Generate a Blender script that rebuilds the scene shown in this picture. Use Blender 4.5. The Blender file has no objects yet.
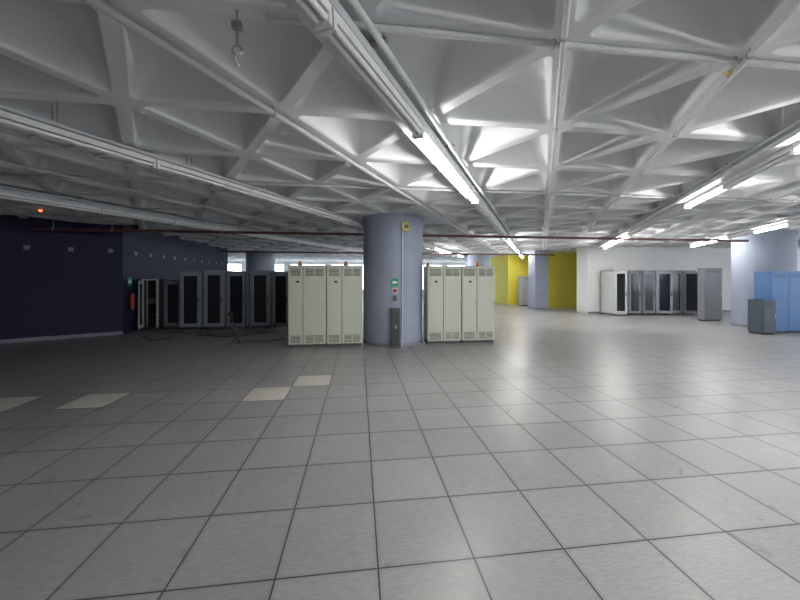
import bpy, math, random
from mathutils import Vector, Matrix
random.seed(4)
S=bpy.context.scene
COL=S.collection
CEIL=3.48
# ---------------- materials ----------------
def mat(name,c,rough=0.5,metal=0.0,var=0.08,scale=6.0,emit=None,spec=0.5,bump=0.0):
    m=bpy.data.materials.new(name); m.use_nodes=True
    nt=m.node_tree; b=nt.nodes['Principled BSDF']
    b.inputs['Roughness'].default_value=rough
    b.inputs['Metallic'].default_value=metal
    b.inputs['Specular IOR Level'].default_value=spec
    tc=nt.nodes.new('ShaderNodeTexCoord'); n=nt.nodes.new('ShaderNodeTexNoise')
    n.inputs['Scale'].default_value=scale; n.inputs['Detail'].default_value=5
    nt.links.new(tc.outputs['Object'],n.inputs['Vector'])
    r=nt.nodes.new('ShaderNodeValToRGB')
    r.color_ramp.elements[0].position=0.3; r.color_ramp.elements[1].position=0.7
    r.color_ramp.elements[0].color=tuple(max(0,x*(1-var)) for x in c)+(1,)
    r.color_ramp.elements[1].color=tuple(min(1,x*(1+var)) for x in c)+(1,)
    nt.links.new(n.outputs['Fac'],r.inputs['Fac']); nt.links.new(r.outputs['Color'],b.inputs['Base Color'])
    if bump:
        bp=nt.nodes.new('ShaderNodeBump'); bp.inputs['Strength'].default_value=bump; bp.inputs['Distance'].default_value=0.02
        nt.links.new(n.outputs['Fac'],bp.inputs['Height']); nt.links.new(bp.outputs['Normal'],b.inputs['Normal'])
    if emit:
        b.inputs['Emission Color'].default_value=emit[0]+(1,); b.inputs['Emission Strength'].default_value=emit[1]
    return m
M={}
M['ceil']=mat('painted_concrete_ceiling',(0.73,0.745,0.76),0.85,var=0.06,scale=1.3,bump=0.1)
M['wallwhite']=mat('white_wall_paint',(0.74,0.73,0.71),0.8,var=0.04,scale=0.8)
M['wallgrey']=mat('grey_wall_paint',(0.32,0.32,0.34),0.8,var=0.05,scale=0.8)
M['blue']=mat('navy_wall_paint',(0.009,0.0105,0.043),0.7,var=0.12,scale=1.0)
M['yellow']=mat('yellow_wall_paint',(0.72,0.62,0.07),0.7,var=0.04,scale=0.8)
M['base']=mat('grey_baseboard',(0.22,0.22,0.26),0.6)
M['lilac']=mat('lilac_column_paint',(0.27,0.30,0.38),0.6,var=0.06,scale=1.5)
M['cream']=mat('cream_enamel_steel',(0.56,0.58,0.48),0.45,var=0.03,scale=2)
M['creamd']=mat('cream_gap_shadow',(0.10,0.10,0.085),0.7)
M['slot']=mat('vent_slot_black',(0.03,0.03,0.03),0.7)
M['rackf']=mat('rack_frame_grey',(0.30,0.33,0.37),0.45,0.1)
M['rackd']=mat('rack_door_smoked_glass',(0.018,0.020,0.024),0.15)
M['rackb']=mat('rack_body_charcoal',(0.045,0.048,0.055),0.5)
M['rackw']=mat('rack_frame_white',(0.50,0.51,0.51),0.5)
M['galv']=mat('galvanised_steel',(0.45,0.45,0.44),0.4,0.5,var=0.15)
M['pipe']=mat('painted_conduit_white',(0.57,0.58,0.585),0.5,var=0.08)
M['red']=mat('red_paint',(0.35,0.02,0.02),0.4)
M['darkred']=mat('sprinkler_pipe_red',(0.11,0.035,0.03),0.5)
M['green']=mat('safety_green',(0.0,0.30,0.10),0.5)
M['white']=mat('white_plastic',(0.75,0.75,0.73),0.45)
M['black']=mat('black_rubber',(0.02,0.02,0.02),0.6)
M['dgrey']=mat('dark_grey_metal',(0.07,0.075,0.085),0.5)
M['mgrey']=mat('mid_grey_metal',(0.17,0.18,0.20),0.5)
M['lgrey']=mat('light_grey_metal',(0.33,0.34,0.36),0.5)
M['orange']=mat('orange_lens',(0.75,0.20,0.02),0.3)
M['yel2']=mat('yellow_sounder_plastic',(0.55,0.48,0.20),0.5)
M['bluec']=mat('mid_blue_enamel',(0.05,0.14,0.33),0.4,var=0.04)
M['blued']=mat('slate_grey_enamel',(0.05,0.065,0.09),0.45)
M['tile2']=mat('cream_floor_tile',(0.62,0.60,0.54),0.45,var=0.06)
M['lit']=mat('fluorescent_tube_lit',(0.9,0.9,0.9),0.5,emit=((1.0,0.985,0.95),42.0))
M['off']=mat('fluorescent_tube_off',(0.78,0.78,0.76),0.3)
M['redled']=mat('red_indicator_lamp',(0.6,0.05,0.02),0.4,emit=((1,0.08,0.02),6.0))

TY=0.21
def floor_mat():
    m=bpy.data.materials.new('raised_floor_tiles'); m.use_nodes=True; nt=m.node_tree
    N=nt.nodes.new; L=nt.links.new; b=nt.nodes['Principled BSDF']
    geo=N('ShaderNodeNewGeometry')
    sub=N('ShaderNodeVectorMath'); sub.operation='SUBTRACT'; sub.inputs[1].default_value=(0.115,TY,0)
    L(geo.outputs['Position'],sub.inputs[0])
    div=N('ShaderNodeVectorMath'); div.operation='SCALE'; div.inputs['Scale'].default_value=1/0.6
    L(sub.outputs[0],div.inputs[0])
    fl=N('ShaderNodeVectorMath'); fl.operation='FLOOR'; L(div.outputs[0],fl.inputs[0])
    fr=N('ShaderNodeVectorMath'); fr.operation='FRACTION'; L(div.outputs[0],fr.inputs[0])
    sep=N('ShaderNodeSeparateXYZ'); L(fr.outputs[0],sep.inputs[0])
    def math_(op,a,bv=None):
        n=N('ShaderNodeMath'); n.operation=op
        for i,v in enumerate((a,bv)):
            if v is None: continue
            if isinstance(v,(int,float)): n.inputs[i].default_value=v
            else: L(v,n.inputs[i])
        return n.outputs[0]
    def edge(o):
        inv=math_('SUBTRACT',1.0,o); return math_('MINIMUM',o,inv)
    e=math_('MINIMUM',edge(sep.outputs['X']),edge(sep.outputs['Y']))
    joint=math_('LESS_THAN',e,0.008)
    mr=N('ShaderNodeMapRange'); mr.inputs['From Min'].default_value=0.0; mr.inputs['From Max'].default_value=0.05
    mr.inputs['To Min'].default_value=0.82; mr.inputs['To Max'].default_value=1.0; L(e,mr.inputs['Value'])
    wn=N('ShaderNodeTexWhiteNoise'); wn.noise_dimensions='2D'; L(fl.outputs[0],wn.inputs['Vector'])
    v1=N('ShaderNodeMapRange'); v1.inputs['To Min'].default_value=0.94; v1.inputs['To Max'].default_value=1.06; L(wn.outputs['Value'],v1.inputs['Value'])
    no=N('ShaderNodeTexNoise'); no.inputs['Scale'].default_value=0.5; no.inputs['Detail'].default_value=6; L(geo.outputs['Position'],no.inputs['Vector'])
    v2=N('ShaderNodeMapRange'); v2.inputs['From Min'].default_value=0.3; v2.inputs['From Max'].default_value=0.7; v2.inputs['To Min'].default_value=0.88; v2.inputs['To Max'].default_value=1.08; L(no.outputs['Fac'],v2.inputs['Value'])
    st=N('ShaderNodeMapping'); st.inputs['Scale'].default_value=(14,90,1); L(geo.outputs['Position'],st.inputs['Vector'])
    n3=N('ShaderNodeTexNoise'); n3.inputs['Scale'].default_value=1.0; n3.inputs['Detail'].default_value=6; n3.inputs['Distortion'].default_value=0.8; L(st.outputs[0],n3.inputs['Vector'])
    v3=N('ShaderNodeMapRange'); v3.inputs['From Min'].default_value=0.3; v3.inputs['From Max'].default_value=0.7; v3.inputs['To Min'].default_value=0.87; v3.inputs['To Max'].default_value=1.11; L(n3.outputs['Fac'],v3.inputs['Value'])
    k=math_('MULTIPLY',math_('MULTIPLY',v1.outputs[0],v2.outputs[0]),math_('MULTIPLY',v3.outputs[0],mr.outputs[0]))
    n4=N('ShaderNodeTexNoise'); n4.inputs['Scale'].default_value=2.6; n4.inputs['Detail'].default_value=3; n4.inputs['Distortion'].default_value=2.5; L(geo.outputs['Position'],n4.inputs['Vector'])
    v4=N('ShaderNodeMapRange'); v4.inputs['From Min'].default_value=0.66; v4.inputs['From Max'].default_value=0.74; v4.inputs['To Min'].default_value=1.0; v4.inputs['To Max'].default_value=0.75; L(n4.outputs['Fac'],v4.inputs['Value'])
    k=math_('MULTIPLY',k,v4.outputs[0])
    sc=N('ShaderNodeVectorMath'); sc.operation='SCALE'; sc.inputs[0].default_value=(0.328,0.326,0.328); L(k,sc.inputs['Scale'])
    mx=N('ShaderNodeMix'); mx.data_type='RGBA'; L(joint,mx.inputs['Factor']); L(sc.outputs[0],mx.inputs['A']); mx.inputs['B'].default_value=(0.028,0.026,0.025,1)
    L(mx.outputs['Result'],b.inputs['Base Color'])
    rr=N('ShaderNodeMapRange'); rr.inputs['To Min'].default_value=0.29; rr.inputs['To Max'].default_value=0.36; L(wn.outputs['Value'],rr.inputs['Value'])
    L(rr.outputs[0],b.inputs['Roughness'])
    b.inputs['Specular IOR Level'].default_value=0.45
    bp=N('ShaderNodeBump'); bp.inputs['Strength'].default_value=0.06; bp.inputs['Distance'].default_value=0.01
    L(n3.outputs['Fac'],bp.inputs['Height'])
    # every loose-laid tile sits at a very slightly different tilt
    c5=N('ShaderNodeVectorMath'); c5.operation='SUBTRACT'; c5.inputs[1].default_value=(0.5,0.5,0.5); L(wn.outputs['Color'],c5.inputs[0])
    s5=N('ShaderNodeVectorMath'); s5.operation='MULTIPLY'; s5.inputs[1].default_value=(0.015,0.015,0); L(c5.outputs[0],s5.inputs[0])
    a5=N('ShaderNodeVectorMath'); a5.operation='ADD'; L(bp.outputs['Normal'],a5.inputs[0]); L(s5.outputs[0],a5.inputs[1])
    nn=N('ShaderNodeVectorMath'); nn.operation='NORMALIZE'; L(a5.outputs[0],nn.inputs[0]); L(nn.outputs[0],b.inputs['Normal'])
    return m
M['floor']=floor_mat()

# ---------------- mesh builder ----------------
class MB:
    def __init__(s): s.v=[];s.f=[];s.mi=[];s.mats=[];s.sm=[]
    def m(s,k):
        if k not in s.mats: s.mats.append(k)
        return s.mats.index(k)
    def add(s,vs,fs,k,smooth=False,T=None):
        o=len(s.v)
        s.v+= [tuple(T@Vector(p)) if T else tuple(p) for p in vs]
        for f in fs: s.f.append([i+o for i in f]); s.mi.append(s.m(k)); s.sm.append(smooth)
    def box(s,x0,x1,y0,y1,z0,z1,k,T=None):
        vs=[(x0,y0,z0),(x1,y0,z0),(x1,y1,z0),(x0,y1,z0),(x0,y0,z1),(x1,y0,z1),(x1,y1,z1),(x0,y1,z1)]
        s.add(vs,[(0,3,2,1),(4,5,6,7),(0,1,5,4),(1,2,6,5),(2,3,7,6),(3,0,4,7)],k,T=T)
    def cyl(s,p0,p1,r,k,n=16,r2=None,T=None):
        p0=Vector(p0);p1=Vector(p1);d=(p1-p0).normalized()
        u=d.orthogonal().normalized();w=d.cross(u); r2=r if r2 is None else r2
        vs=[]
        for p,rr in((p0,r),(p1,r2)):
            for i in range(n):
                a=2*math.pi*i/n; vs.append(p+(u*math.cos(a)+w*math.sin(a))*rr)
        s.add(vs,[(i,(i+1)%n,n+(i+1)%n,n+i) for i in range(n)],k,True,T)
        s.add(vs[:n],[tuple(range(n))[::-1]],k,False,T); s.add(vs[n:],[tuple(range(n))],k,False,T)
    def dome(s,c,r,h,k,n=14,rings=5,T=None):
        vs=[];fs=[]
        for j in range(rings):
            a=math.pi/2*j/rings
            for i in range(n):
                t=2*math.pi*i/n; vs.append((c[0]+r*math.cos(a)*math.cos(t),c[1]+r*math.cos(a)*math.sin(t),c[2]+h*math.sin(a)))
        vs.append((c[0],c[1],c[2]+h))
        for j in range(rings-1):
            for i in range(n): fs.append((j*n+i,j*n+(i+1)%n,(j+1)*n+(i+1)%n,(j+1)*n+i))
        for i in range(n): fs.append(((rings-1)*n+i,(rings-1)*n+(i+1)%n,rings*n))
        s.add(vs,fs,k,True,T)
    def torus(s,c,axis,R,r,k,n=24,m=8,T=None):
        c=Vector(c);d=Vector(axis).normalized();u=d.orthogonal().normalized();w=d.cross(u);vs=[];fs=[]
        for i in range(n):
            a=2*math.pi*i/n;e=u*math.cos(a)+w*math.sin(a)
            for j in range(m):
                b=2*math.pi*j/m; vs.append(c+e*(R+r*math.cos(b))+d*(r*math.sin(b)))
        for i in range(n):
            for j in range(m): fs.append((i*m+j,((i+1)%n)*m+j,((i+1)%n)*m+(j+1)%m,i*m+(j+1)%m))
        s.add(vs,fs,k,True,T)
    def mesh(s,name):
        me=bpy.data.meshes.new(name); me.from_pydata(s.v,[],s.f)
        for k in s.mats: me.materials.append(M[k])
        me.polygons.foreach_set('material_index',s.mi); me.polygons.foreach_set('use_smooth',s.sm); me.update()
        return me
    def obj(s,name,loc=(0,0,0),rz=0,bevel=0):
        o=bpy.data.objects.new(name,s.mesh(name)); COL.objects.link(o); o.location=loc; o.rotation_euler[2]=rz
        if bevel:
            b=o.modifiers.new('bevel','BEVEL'); b.width=bevel; b.segments=2; b.limit_method='ANGLE'
        return o
def inst(me,name,loc,rz=0):
    o=bpy.data.objects.new(name,me); COL.objects.link(o); o.location=loc; o.rotation_euler[2]=rz; return o

XL,XR,YB,YF=-21.0,30.0,-9.0,31.0
# ---------------- floor ----------------
b=MB(); b.box(XL,XR,YB,YF,-0.1,0,'floor'); b.obj('floor')
b=MB()
for (tx,ty) in [(-1.685,TY+4.8),(-1.085,TY+5.4),(-4.085,TY+4.8),(-5.285,TY+4.8)]:
    b.box(tx+0.006,tx+0.594,ty+0.006,ty+0.594,0.0,0.002,'tile2')
b.obj('cream_replacement_floor_tiles')

# ---------------- ceiling : triangular coffers ----------------
a=1.507; h=a*math.sqrt(3)/2; ri=a/(2*math.sqrt(3))
N0=(-0.035,2.26)
columns=[(0.96,9.43,0.84),(15.03,10.74,0.84),(-6.07,21.6,0.84),(8.0,21.8,0.84)]
rings=[(0.06,0.05,0.0),(0.078,0.06,0.04),(0.16,0.11,0.36),(0.20,0.11,0.43),(0.27,0.08,0.46)]
NA=5
def ring(d,rc,base):
    out=[]
    for c in range(3):
        th=base+c*2*math.pi/3
        cc=2*(ri-d-rc)
        for i in range(NA):
            t=th-math.pi/3+2*math.pi/3*i/(NA-1)
            out.append((cc*math.cos(th)+rc*math.cos(t),cc*math.sin(th)+rc*math.sin(t)))
    return out
b=MB(); n=3*NA
for jy in range(-10,24):
    for ix in range(-34,36):
        ox=N0[0]+ix*a+jy*a/2; oy=N0[1]+jy*h
        for up in (True,False):
            if up: cx,cy,base=ox+a/2,oy+ri,math.pi/2
            else: cx,cy,base=ox+a,oy+h-ri,-math.pi/2
            if cx<XL-0.4 or cx>XR+0.4 or cy<YB-0.4 or cy>YF+0.4: continue
            corners=[(cx+2*ri*math.cos(base+c*2*math.pi/3),cy+2*ri*math.sin(base+c*2*math.pi/3)) for c in range(3)]
            solid=any(math.hypot(cx-q[0],cy-q[1])<1.3 for q in columns)
            vs=[(p[0],p[1],CEIL) for p in corners]
            if solid: b.add(vs,[(2,1,0)],'ceil'); continue
            for d,rc,z in rings: vs+=[(cx+p[0],cy+p[1],CEIL+z) for p in ring(d,rc,base)]
            fl=[]
            for c in range(3):
                for i in range(NA-1): fl.append((c,3+c*NA+i+1,3+c*NA+i))
                fl.append((c,(c+1)%3,3+((c+1)%3)*NA,3+c*NA+NA-1)[::1])
            b.add(vs,fl,'ceil')
            o=len(b.v)-len(vs)
            for k in range(len(rings)-1):
                for i in range(n):
                    p=3+k*n
                    b.f.append([o+p+i,o+p+(i+1)%n,o+p+n+(i+1)%n,o+p+n+i]); b.mi.append(0); b.sm.append(True)
            p=o+3+(len(rings)-1)*n
            b.f.append([p+i for i in range(n)]); b.mi.append(0); b.sm.append(True)
b.obj('ceiling')

# ---------------- walls ----------------
TOP=CEIL+0.5
def wall_seg(name,p0,p1,th,k,z0=0,z1=TOP):
    p0=Vector(p0);p1=Vector(p1);d=p1-p0;L=d.length;ang=math.atan2(d.y,d.x)
    b=MB(); b.box(0,L,min(0,th),max(0,th),z0,z1,k); return b.obj(name,(p0.x,p0.y,0),ang)
def window_wall(name,p0,p1,k,wz0,wz1,pitch,pier,wi0,th=0.25):
    p0=Vector(p0);p1=Vector(p1);d=p1-p0;L=d.length;ang=math.atan2(d.y,d.x)
    b=MB(); b.box(0,L,0,th,0,wz0,k); b.box(0,L,0,th,wz1,TOP,k)
    nn=int(L//pitch); pt=L/nn
    for i in range(nn+1):
        c=i*pt; b.box(max(0,c-pier/2),min(L,c+pier/2),0,th,wz0,wz1,k)
    b.obj(name,(p0.x,p0.y,0),ang)
    for i in range(nn):
        w=MB(); x0=i*pt+pier/2; x1=(i+1)*pt-pier/2
        for (s,e,q,r) in ((x0,x1,wz0,wz0+.05),(x0,x1,wz1-.05,wz1),(x0,x0+.05,wz0,wz1),(x1-.05,x1,wz0,wz1),((x0+x1)/2-.025,(x0+x1)/2+.025,wz0,wz1)):
            w.box(s,e,0.08,0.14,q,r,'white')
        w.obj('window_%d'%(wi0+i),(p0.x,p0.y,0),ang)
    return wi0+nn
wi=1
wi=window_wall('wall_far',(XL,YF),(XR,YF),'wallwhite',0.8,3.2,3.6,0.5,wi)
wi=window_wall('wall_right',(XR,YF),(XR,YB),'wallwhite',0.8,3.2,3.6,0.5,wi)
wall_seg('wall_left',(XL,YB),(XL,YF),0.25,'wallgrey')
b=MB()
b.box(XL,6,YB-.25,YB,0,TOP,'wallwhite'); b.box(6,XR,YB-.25,YB,0,0.8,'wallwhite'); b.box(6,XR,YB-.25,YB,3.2,TOP,'wallwhite')
for i in range(7): b.box(6+i*4-.25,6+i*4+.25,YB-.25,YB,0.8,3.2,'wallwhite')
b.obj('wall_back')  # right-hand openings, unseen behind the camera, are added to let in fill light
c0=(-7.52,11.7); d=(-0.866*15.5,-0.5*15.5)
pa=(c0[0]+d[0],c0[1]+d[1])
wall_seg('wall_navy_front',pa,c0,0.2,'blue')
wall_seg('wall_navy_side',(c0[0],c0[1]),(c0[0],20.3),0.2,'blue')
b=MB(); b.box(0,15.5,-0.02,0,0,0.10,'base'); b.obj('baseboard_navy_front',(pa[0],pa[1],0),math.atan2(0.5,0.866))
wall_seg('wall_white_right',(11.75,15.9),(29.9,15.9),0.2,'wallwhite')
wall_seg('wall_white_return',(11.75,16.1),(11.75,16.8),-0.35,'wallwhite')
wall_seg('wall_yellow_near',(11.6,19.5),(16.5,19.5),0.2,'yellow')
wall_seg('wall_yellow_far',(10.4,22.3),(16.5,22.3),0.2,'yellow')
wall_seg('wall_yellow_side',(10.6,22.5),(10.6,25.5),0.2,'yellow')
b=MB(); b.box(11.75,29.9,15.87,15.9,0,0.1,'base'); b.obj('baseboard_white_right')

# ---------------- columns ----------------
def column(cx,cy,r,n=64):
    b=MB(); b.cyl((0,0,0),(0,0,CEIL+0.02),r,'lilac',n)
    b.cyl((0,0,0),(0,0,0.10),r+0.015,'base',n)
    b.cyl((0,0,CEIL-0.06),(0,0,CEIL),r+0.02,'lilac',n)
    return b.obj('round_column',(cx,cy,0))
for c in columns: column(*c)
b=MB(); b.box(-0.42,0.42,-0.4,0.4,0,CEIL+0.01,'lilac'); b.box(-0.435,0.435,-0.415,0.415,0,0.1,'base'); b.obj('square_column',(10.72,18.9,0),bevel=0.03)

def on_col(builder,name,c,r,phi,z=0,off=0.0):
    base=math.atan2(-c[1],-c[0]); ang=base+math.radians(phi)
    return builder.obj(name,(c[0]+(r+off)*math.cos(ang),c[1]+(r+off)*math.sin(ang),z),ang+math.pi/2)
mc=columns[0]
b=MB(); b.cyl((0,-0.012,0),(0,-0.012,CEIL),0.014,'pipe',10)
for z in (0.4,1.2,2.0,2.8): b.box(-0.03,0.03,-0.03,0.01,z,z+0.03,'galv')
on_col(b,'column_conduit',mc,0.855,16)
b=MB(); b.box(-0.11,0.11,-0.14,0.02,0.0,1.02,'dgrey'); b.box(-0.085,0.085,-0.15,-0.14,0.06,0.96,'rackb'); b.box(-0.02,0.02,-0.165,-0.14,0.5,0.6,'lgrey')
on_col(b,'grey_power_box',mc,0.86,4)
b=MB(); b.box(-0.08,0.08,-0.012,0.006,0,0.2,'green'); b.box(-0.06,0.06,-0.015,-0.012,0.07,0.13,'white')
on_col(b,'emergency_exit_sign',mc,0.845,3,1.58)
b=MB(); b.box(-0.07,0.07,-0.012,0.006,0,0.12,'white'); b.box(-0.055,0.055,-0.015,-0.012,0.015,0.105,'red'); b.box(-0.05,0.05,-0.03,0.0,-0.2,-0.06,'dgrey')
on_col(b,'fire_notice_sign',mc,0.845,3,1.40)
b=MB(); b.cyl((0,0.01,0),(0,-0.05,0),0.13,'yel2',24); b.torus((0,-0.05,0),(0,1,0),0.115,0.022,'yel2'); b.cyl((0,-0.05,0),(0,-0.09,0),0.05,'dgrey',16)
on_col(b,'alarm_sounder',mc,0.86,22,3.13)
def extinguisher():
    b=MB(); b.cyl((0,-0.09,0.06),(0,-0.09,0.48),0.075,'red',20); b.dome((0,-0.09,0.48),0.075,0.07,'red'); b.cyl((0,-0.09,0.0),(0,-0.09,0.06),0.065,'black',20)
    b.cyl((0,-0.09,0.54),(0,-0.09,0.60),0.02,'black',10); b.box(-0.015,0.015,-0.17,-0.05,0.60,0.63,'black'); b.box(-0.04,0.04,-0.02,0.01,0.3,0.36,'dgrey')
    b.cyl((0.03,-0.09,0.58),(0.085,-0.09,0.35),0.012,'black',8); b.cyl((0.085,-0.09,0.35),(0.085,-0.09,0.15),0.014,'black',8,r2=0.02)
    return b
extinguisher().obj('fire_extinguisher',(-7.515,11.98,0.75),math.radians(90))
b=MB(); b.box(-0.10,0.10,-0.012,0.005,0,0.26,'green'); b.box(-0.07,0.07,-0.015,-0.012,0.08,0.18,'white'); b.obj('fire_point_sign',(-7.518,12.0,1.55),math.radians(90))

# ---------------- cream cabinets ----------------
def cream_cab(widths,H=2.12,D=0.62):
    W=sum(widths); b=MB()
    b.box(0,W,0.03,D,0.08,H,'cream'); b.box(0.02,W-0.02,0.06,D-0.02,0,0.08,'creamd')
    b.box(-0.005,W+0.005,0.0,D+0.005,H-0.035,H,'cream')
    x=0
    for w in widths:
        x0=x+0.008;x1=x+w-0.008
        b.box(x0,x1,0.0,0.035,0.09,H-0.045,'cream')
        b.box(x0+0.03,x1-0.03,-0.006,0.0,0.42,H-0.34,'cream')
        for zc in (0.13,H-0.27):
            cols=2 if w>0.45 else 1
            cw=(x1-x0-0.08)/cols
            for ci in range(cols):
                for i in range(6):
                    z=zc+i*0.033
                    b.box(x0+0.04+ci*cw+0.015,x0+0.04+(ci+1)*cw-0.015,-0.004,0.002,z,z+0.015,'slot')
                    b.box(x0+0.04+ci*cw+0.01,x0+0.04+(ci+1)*cw-0.01,-0.012,0.002,z+0.015,z+0.022,'cream')
        b.box(x1-0.055,x1-0.035,-0.02,0,1.0,1.16,'galv')
        x+=w
        if x<W-0.01: b.box(x-0.008,x+0.008,0.01,0.032,0.09,H-0.045,'creamd')
    b.box(W*0.25-0.04,W*0.25+0.04,-0.009,-0.006,H-0.45,H-0.40,'slot')
    return b
cream_cab([0.37,0.58]).obj('metal_equipment_cabinet',(-1.80,8.80,0),bevel=0.004)
cream_cab([0.39,0.54]).obj('metal_equipment_cabinet',(-0.835,8.80,0),bevel=0.004)
cream_cab([0.44,0.50]).obj('metal_equipment_cabinet',(1.84,8.84,0),bevel=0.004)
cream_cab([0.42,0.52]).obj('metal_equipment_cabinet',(2.80,8.84,0),bevel=0.004)
def beacon(x,y,z):
    b=MB(); b.cyl((0,0,0),(0,0,0.03),0.06,'black',16); b.cyl((0,0,0.03),(0,0,0.07),0.045,'orange',16); b.dome((0,0,0.07),0.045,0.05,'orange'); b.obj('warning_beacon',(x,y,z))
beacon(-0.35,9.0,2.12); beacon(-1.55,9.1,2.12); beacon(3.3,9.0,2.12); beacon(1.95,9.3,2.12)

# ---------------- racks ----------------
def rack(W=0.70,D=0.9,H=2.05,frame='rackf',door='rackd',body='rackb',opening=0):
    b=MB()
    b.box(0,0.03,0.05,D,0.06,H,body); b.box(W-0.03,W,0.05,D,0.06,H,body)
    b.box(0.03,W-0.03,D-0.03,D,0.06,H,body); b.box(0,W,0.0,D,H-0.05,H,frame); b.box(0,W,0.0,D,0.05,0.10,body)
    b.box(0,0.05,0,0.05,0.05,H-0.05,frame); b.box(W-0.05,W,0,0.05,0.05,H-0.05,frame)
    for x in (0.08,W-0.08):
        for y in (0.1,D-0.1): b.cyl((x,y,0),(x,y,0.06),0.03,'black',10)
    for x in (0.09,W-0.12): b.box(x,x+0.03,0.12,0.15,0.1,H-0.05,'galv')
    for z in (0.5,0.9,1.4,1.7): b.box(0.06,W-0.06,0.15,D-0.1,z,z+0.02 if z!=0.9 else z+0.18,'dgrey')
    T=Matrix.Translation((0.05,0,0))@Matrix.Rotation(-math.radians(opening),4,'Z')
    w=W-0.10
    b.box(0,w,-0.02,0.0,0.10,0.22,frame,T); b.box(0,w,-0.02,0.0,H-0.17,H-0.06,frame,T)
    b.box(0,0.09,-0.02,0,0.22,H-0.17,frame,T); b.box(w-0.09,w,-0.02,0,0.22,H-0.17,frame,T)
    b.box(0.09,w-0.09,-0.014,-0.004,0.22,H-0.17,door,T)
    b.box(w-0.06,w-0.03,-0.045,-0.02,0.95,1.15,'dgrey',T)
    return b
x=-6.20
for i,(op,wd) in enumerate([(0,0.72),(0,0.70),(12,0.74),(0,0.70),(25,0.72),(0,0.72)]):
    rack(W=wd,opening=op,H=2.05+0.03*(i%2)).obj('server_rack',(x,12.45,0)); x+=wd+0.06
rack(W=0.62,H=1.75,frame='mgrey').obj('server_rack',(-6.85,12.7,0))
rack(W=0.52,H=1.78,frame='rackw',opening=75,D=0.7).obj('open_rack_cabinet',(-7.45,12.5,0))
x=12.35
for i,(op,fr) in enumerate([(0,'rackw'),(0,'mgrey'),(0,'mgrey'),(30,'rackf'),(0,'mgrey'),(65,'mgrey')]):
    rack(W=0.72,H=2.22,opening=op,frame=fr,D=0.9,body='rackw' if i==0 else 'rackb').obj('server_rack',(x,14.85,0)); x+=0.76
def plain_cab(W,D,H,k,doors=2,slots=True):
    b=MB(); b.box(0,W,0.02,D,0.06,H,k); b.box(0.02,W-0.02,0.05,D-0.02,0,0.06,'black')
    for i in range(doors):
        w=W/doors; b.box(i*w+0.008,(i+1)*w-0.008,0,0.02,0.08,H-0.03,k)
        b.box((i+1)*w-0.07,(i+1)*w-0.05,-0.02,0,H*0.48,H*0.48+0.14,'galv')
        if slots:
            for j in range(4): b.box(i*w+0.08,(i+1)*w-0.1,-0.003,0.001,H-0.2+j*0.03,H-0.19+j*0.03,'slot')
        if i: b.box(i*w-0.006,i*w+0.006,0.01,0.02,0.08,H-0.03,'slot')
    b.box(-0.004,W+0.004,-0.004,D+0.004,H-0.025,H,k)
    return b
plain_cab(0.85,0.3,2.25,'mgrey',1).obj('grey_steel_cabinet',(14.45,12.35,0),bevel=0.004)
plain_cab(1.3,0.5,2.03,'bluec',2).obj('blue_locker_cabinet',(13.35,9.28,0),bevel=0.004)
plain_cab(0.45,0.45,1.1,'blued',1).obj('low_grey_cabinet',(12.72,9.05,0),bevel=0.004)
plain_cab(0.6,0.6,2.0,'lgrey',1).obj('grey_steel_cabinet',(10.8,21.0,0),bevel=0.004)
b=MB()
for t in (90,210,330):
    r=math.radians(t); b.cyl((0,0,0.12),(0.16*math.cos(r),0.16*math.sin(r),0.008),0.008,'black',8)
b.cyl((0,0,0.10),(-0.2,0.05,0.78),0.016,'black',8); b.box(-0.26,-0.14,0.02,0.08,0.76,0.83,'black'); b.obj('tripod_stand',(-3.35,9.7,0))
b=MB()
for (sx,sy,L,amp,fq,ph,th) in [(-6.2,11.6,3.2,0.18,2.3,0.3,-0.1),(-5.0,10.8,2.4,0.22,3.1,1.2,0.15),(-3.3,9.6,1.3,0.15,5.0,0.0,0.5),(-6.6,10.9,1.2,0.14,4.0,2.0,-0.4)]:
    prev=None
    for i in range(41):
        t=i/40; lx=L*t; ly=amp*math.sin(fq*lx+ph)+0.06*math.sin(7*lx)
        p=(sx+lx*math.cos(th)-ly*math.sin(th),sy+lx*math.sin(th)+ly*math.cos(th),0.012)
        if prev: b.cyl(prev,p,0.012,'black',6)
        prev=p
b.obj('loose_floor_cables')

b=MB()
for i in range(10):
    y=12.3+i*0.8; b.box(-0.0,0.02,y-0.06,y+0.06,2.58,2.70,'mgrey')
b.obj('wall_socket_plates',(-7.52,0,0))
b=MB()
for i in range(14):
    x=15.2-i*0.9; b.box(x-0.06,x+0.06,-0.02,0,2.60,2.72,'mgrey')
b.obj('wall_socket_plates',(pa[0],pa[1],0),math.atan2(0.5,0.866))

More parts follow.
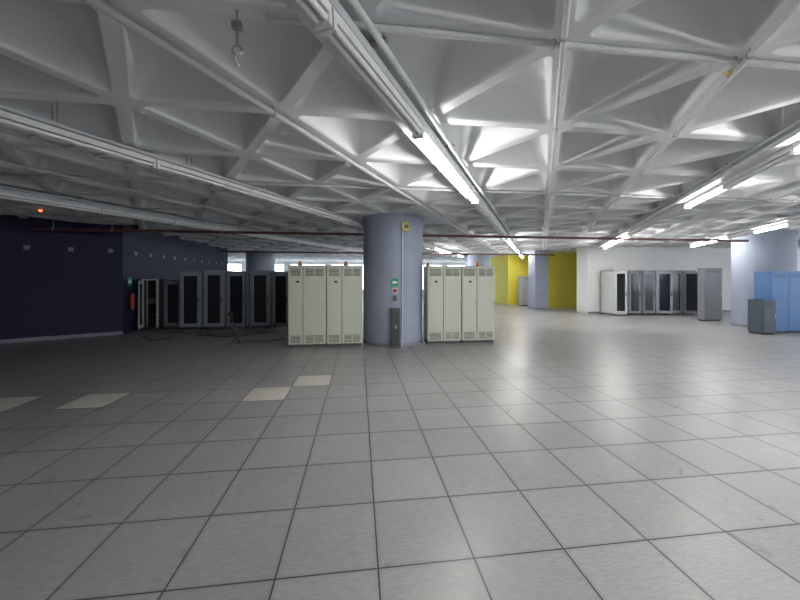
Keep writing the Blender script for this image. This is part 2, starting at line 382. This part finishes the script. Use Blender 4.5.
# ---------------- ceiling services ----------------
ang=math.radians(60)
def rowpt(x0,s,off=0):
    return (x0+0.5*s+0.866*off, 0.866*s-0.5*off)
def run(name,x0,s0,s1,build):
    p=rowpt(x0,s0); b=MB(); build(b,s1-s0); return b.obj(name,(p[0],p[1],0),ang)
def trunk(b,L):
    for yo in (0.0,0.135):
        b.box(0,L,yo-0.055,yo+0.055,3.325,3.33,'pipe'); b.box(0,L,yo-0.06,yo-0.055,3.325,3.385,'pipe'); b.box(0,L,yo+0.055,yo+0.06,3.325,3.385,'pipe')
    b.cyl((0,-0.13,3.40),(L,-0.13,3.40),0.024,'pipe',10)
    b.cyl((0,0.24,3.42),(L,0.24,3.42),0.013,'pipe',8)
    x=0.8
    while x<L:
        b.cyl((x,0,3.33),(x,0,CEIL+0.02),0.008,'galv',8); b.box(x-0.02,x+0.02,-0.16,0.26,3.43,3.45,'galv'); b.box(x-0.02,x+0.02,-0.06,0.20,3.385,3.395,'galv')
        b.cyl((x,-0.13,3.42),(x,-0.13,CEIL+0.02),0.006,'galv',6)
        x+=2.0
def fixture(lit):
    b=MB(); k='lit' if lit else 'off'
    b.box(0,1.58,-0.05,0.05,3.265,3.325,'white')
    b.box(0,0.03,-0.055,0.055,3.20,3.27,'white'); b.box(1.55,1.58,-0.055,0.055,3.20,3.27,'white')
    for y in (-0.029,0.029): b.cyl((0.03,y,3.235),(1.55,y,3.235),0.019,k,10)
    return b.mesh('fluorescent_batten_light')
fl,fo=fixture(True),fixture(False)
def lights(x0,start,k0,k1,lit):
    for k in range(k0,k1):
        s=start+1.6*k; p=rowpt(x0,s)
        if not(XL+1<p[0]<XR-1 and YB+1<p[1]<YF-2): continue
        inst(fl if k in lit else fo,'fluorescent_batten_light',(p[0],p[1],0),ang)
run('cable_trunking',-1.34,-6,24.8,trunk); lights(-1.34,3.9,-6,13,{-5,0,1,6,7,9,11,12})  # lit tube behind the camera is unseen, added to brighten the near floor
run('cable_trunking',3.18,-6,18,trunk);  lights(3.18,5.4,-7,7,{-6,-5,-4,-2,0,4,5,6})  # tubes behind the camera are unseen, lit as extra fill for the right side
run('cable_trunking',7.15,-6,15,trunk); lights(7.15,12.0,-11,2,{-10,-9,-8,-6,-4,-2,0,1})  # nearer tubes lie out of view, lit only to add brightness on the right
run('cable_trunking',12.2,-6,17,trunk); lights(12.2,12.0,-10,2,{-9,-6,-3,0})  # row mostly out of view; its lit tubes are added to brighten the right
def tray(b,L):
    for y in (-0.15,0.15): b.box(0,L,y-0.012,y+0.012,3.29,3.37,'pipe')
    x=0.1
    while x<L: b.box(x,x+0.03,-0.15,0.15,3.30,3.315,'pipe'); x+=0.3
    b.cyl((0,-0.05,3.335),(L,-0.05,3.335),0.02,'pipe',8); b.cyl((0,0.03,3.33),(L,0.03,3.33),0.015,'white',8)
    b.cyl((0,-0.25,3.42),(L,-0.25,3.42),0.022,'pipe',10)
    x=0.8
    while x<L:
        for y in (-0.15,0.15): b.cyl((x,y,3.36),(x,y,CEIL+0.2),0.006,'galv',6)
        b.cyl((x,-0.25,3.42),(x,-0.25,CEIL+0.2),0.006,'galv',6)
        x+=1.5
run('cable_ladder_tray',-5.86,-2,27,tray); 
for k in range(-2,17):
    s=1.0+1.6*k; q=rowpt(-5.86,s,0.24)
    inst(fl if k in (11,12,14) else fo,'fluorescent_batten_light',(q[0],q[1],0.05),ang)
run('cable_trunking',-10.38,2.2,29,trunk); lights(-10.38,3.0,0,16,{12,14})
def pipe(r,z,k='pipe'):
    def f(b,L):
        b.cyl((0,0,z),(L,0,z),r,k,12)
        x=0.5
        while x<L: b.cyl((x,0,z),(x,0,CEIL+0.01),0.007,'galv',6); b.torus((x,0,z),(1,0,0),r+0.004,0.006,'galv',12,6); x+=1.5
    return f
run('ceiling_conduit_pipe',0.17,-4,25.5,pipe(0.022,3.43))
run('ceiling_conduit_pipe',1.67,-4,21,pipe(0.020,3.43))
run('ceiling_conduit_pipe',-2.85,-4,22,pipe(0.028,3.41))
run('ceiling_conduit_pipe',-8.1,1,13,pipe(0.025,3.41))
run('ceiling_conduit_pipe',5.2,-4,18,pipe(0.02,3.43))
def xpipe(name,y,x0,x1,r,z,k):
    b=MB(); pipe(r,z,k)(b,x1-x0); b.obj(name,(x0,y,0))
xpipe('ceiling_conduit_pipe',2.26,-0.6,14,0.024,3.45,'pipe')
xpipe('ceiling_conduit_pipe',2.26+3*h,-6,14,0.02,3.45,'pipe')
xpipe('sprinkler_pipe',10.45,-9.0,14.0,0.04,3.16,'darkred')
xpipe('sprinkler_pipe',17.6,-7,11,0.04,3.16,'darkred')
def detector(x,y):
    b=MB(); b.cyl((0,0,0),(0,0,-0.03),0.06,'white',20); b.cyl((0,0,-0.03),(0,0,-0.06),0.045,'yel2',20,r2=0.03); b.obj('smoke_detector',(x,y,CEIL))
detector(N0[0]+2*a+0.05,N0[1]+0.12) 
detector(N0[0]-2*a,N0[1]+2*h)
def hanger(x,y):
    b=MB(); b.cyl((0,0,CEIL+0.02),(0,0,3.25),0.008,'galv',8); b.torus((0,0,3.22),(0,1,0),0.03,0.008,'galv',14,6); b.box(-0.03,0.03,-0.02,0.02,3.36,3.40,'galv'); b.torus((0,0,3.16),(1,0,0),0.03,0.008,'galv',14,6)
    b.obj('chain_hanger',(x,y,0))
hanger(-0.78,2.26)
for (x,y) in [(-7.6,9.0),(-9.9,8.2)]:
    b=MB(); b.cyl((0,0,CEIL),(0,0,CEIL-0.06),0.05,'white',16); b.dome((0,0,0),0.035,-0.04,'redled',T=Matrix.Translation((0,0,CEIL-0.06))); b.obj('red_alarm_lamp',(x,y,0))

# ---------------- world + camera ----------------
w=bpy.data.worlds.new('World'); S.world=w; w.use_nodes=True
bg=w.node_tree.nodes['Background']; bg.inputs['Color'].default_value=(0.80,0.90,1.0,1); bg.inputs['Strength'].default_value=3.6
cd=bpy.data.cameras.new('Camera'); cam=bpy.data.objects.new('Camera',cd); COL.objects.link(cam)
cam.location=(0,0,1.74); cam.rotation_euler=(math.radians(90),0,math.radians(-7.02))
cd.sensor_width=36; cd.lens=14.985; cd.shift_y=-0.025; cd.clip_end=200
S.camera=cam
S.view_settings.view_transform='Standard'
S.view_settings.exposure=0.65
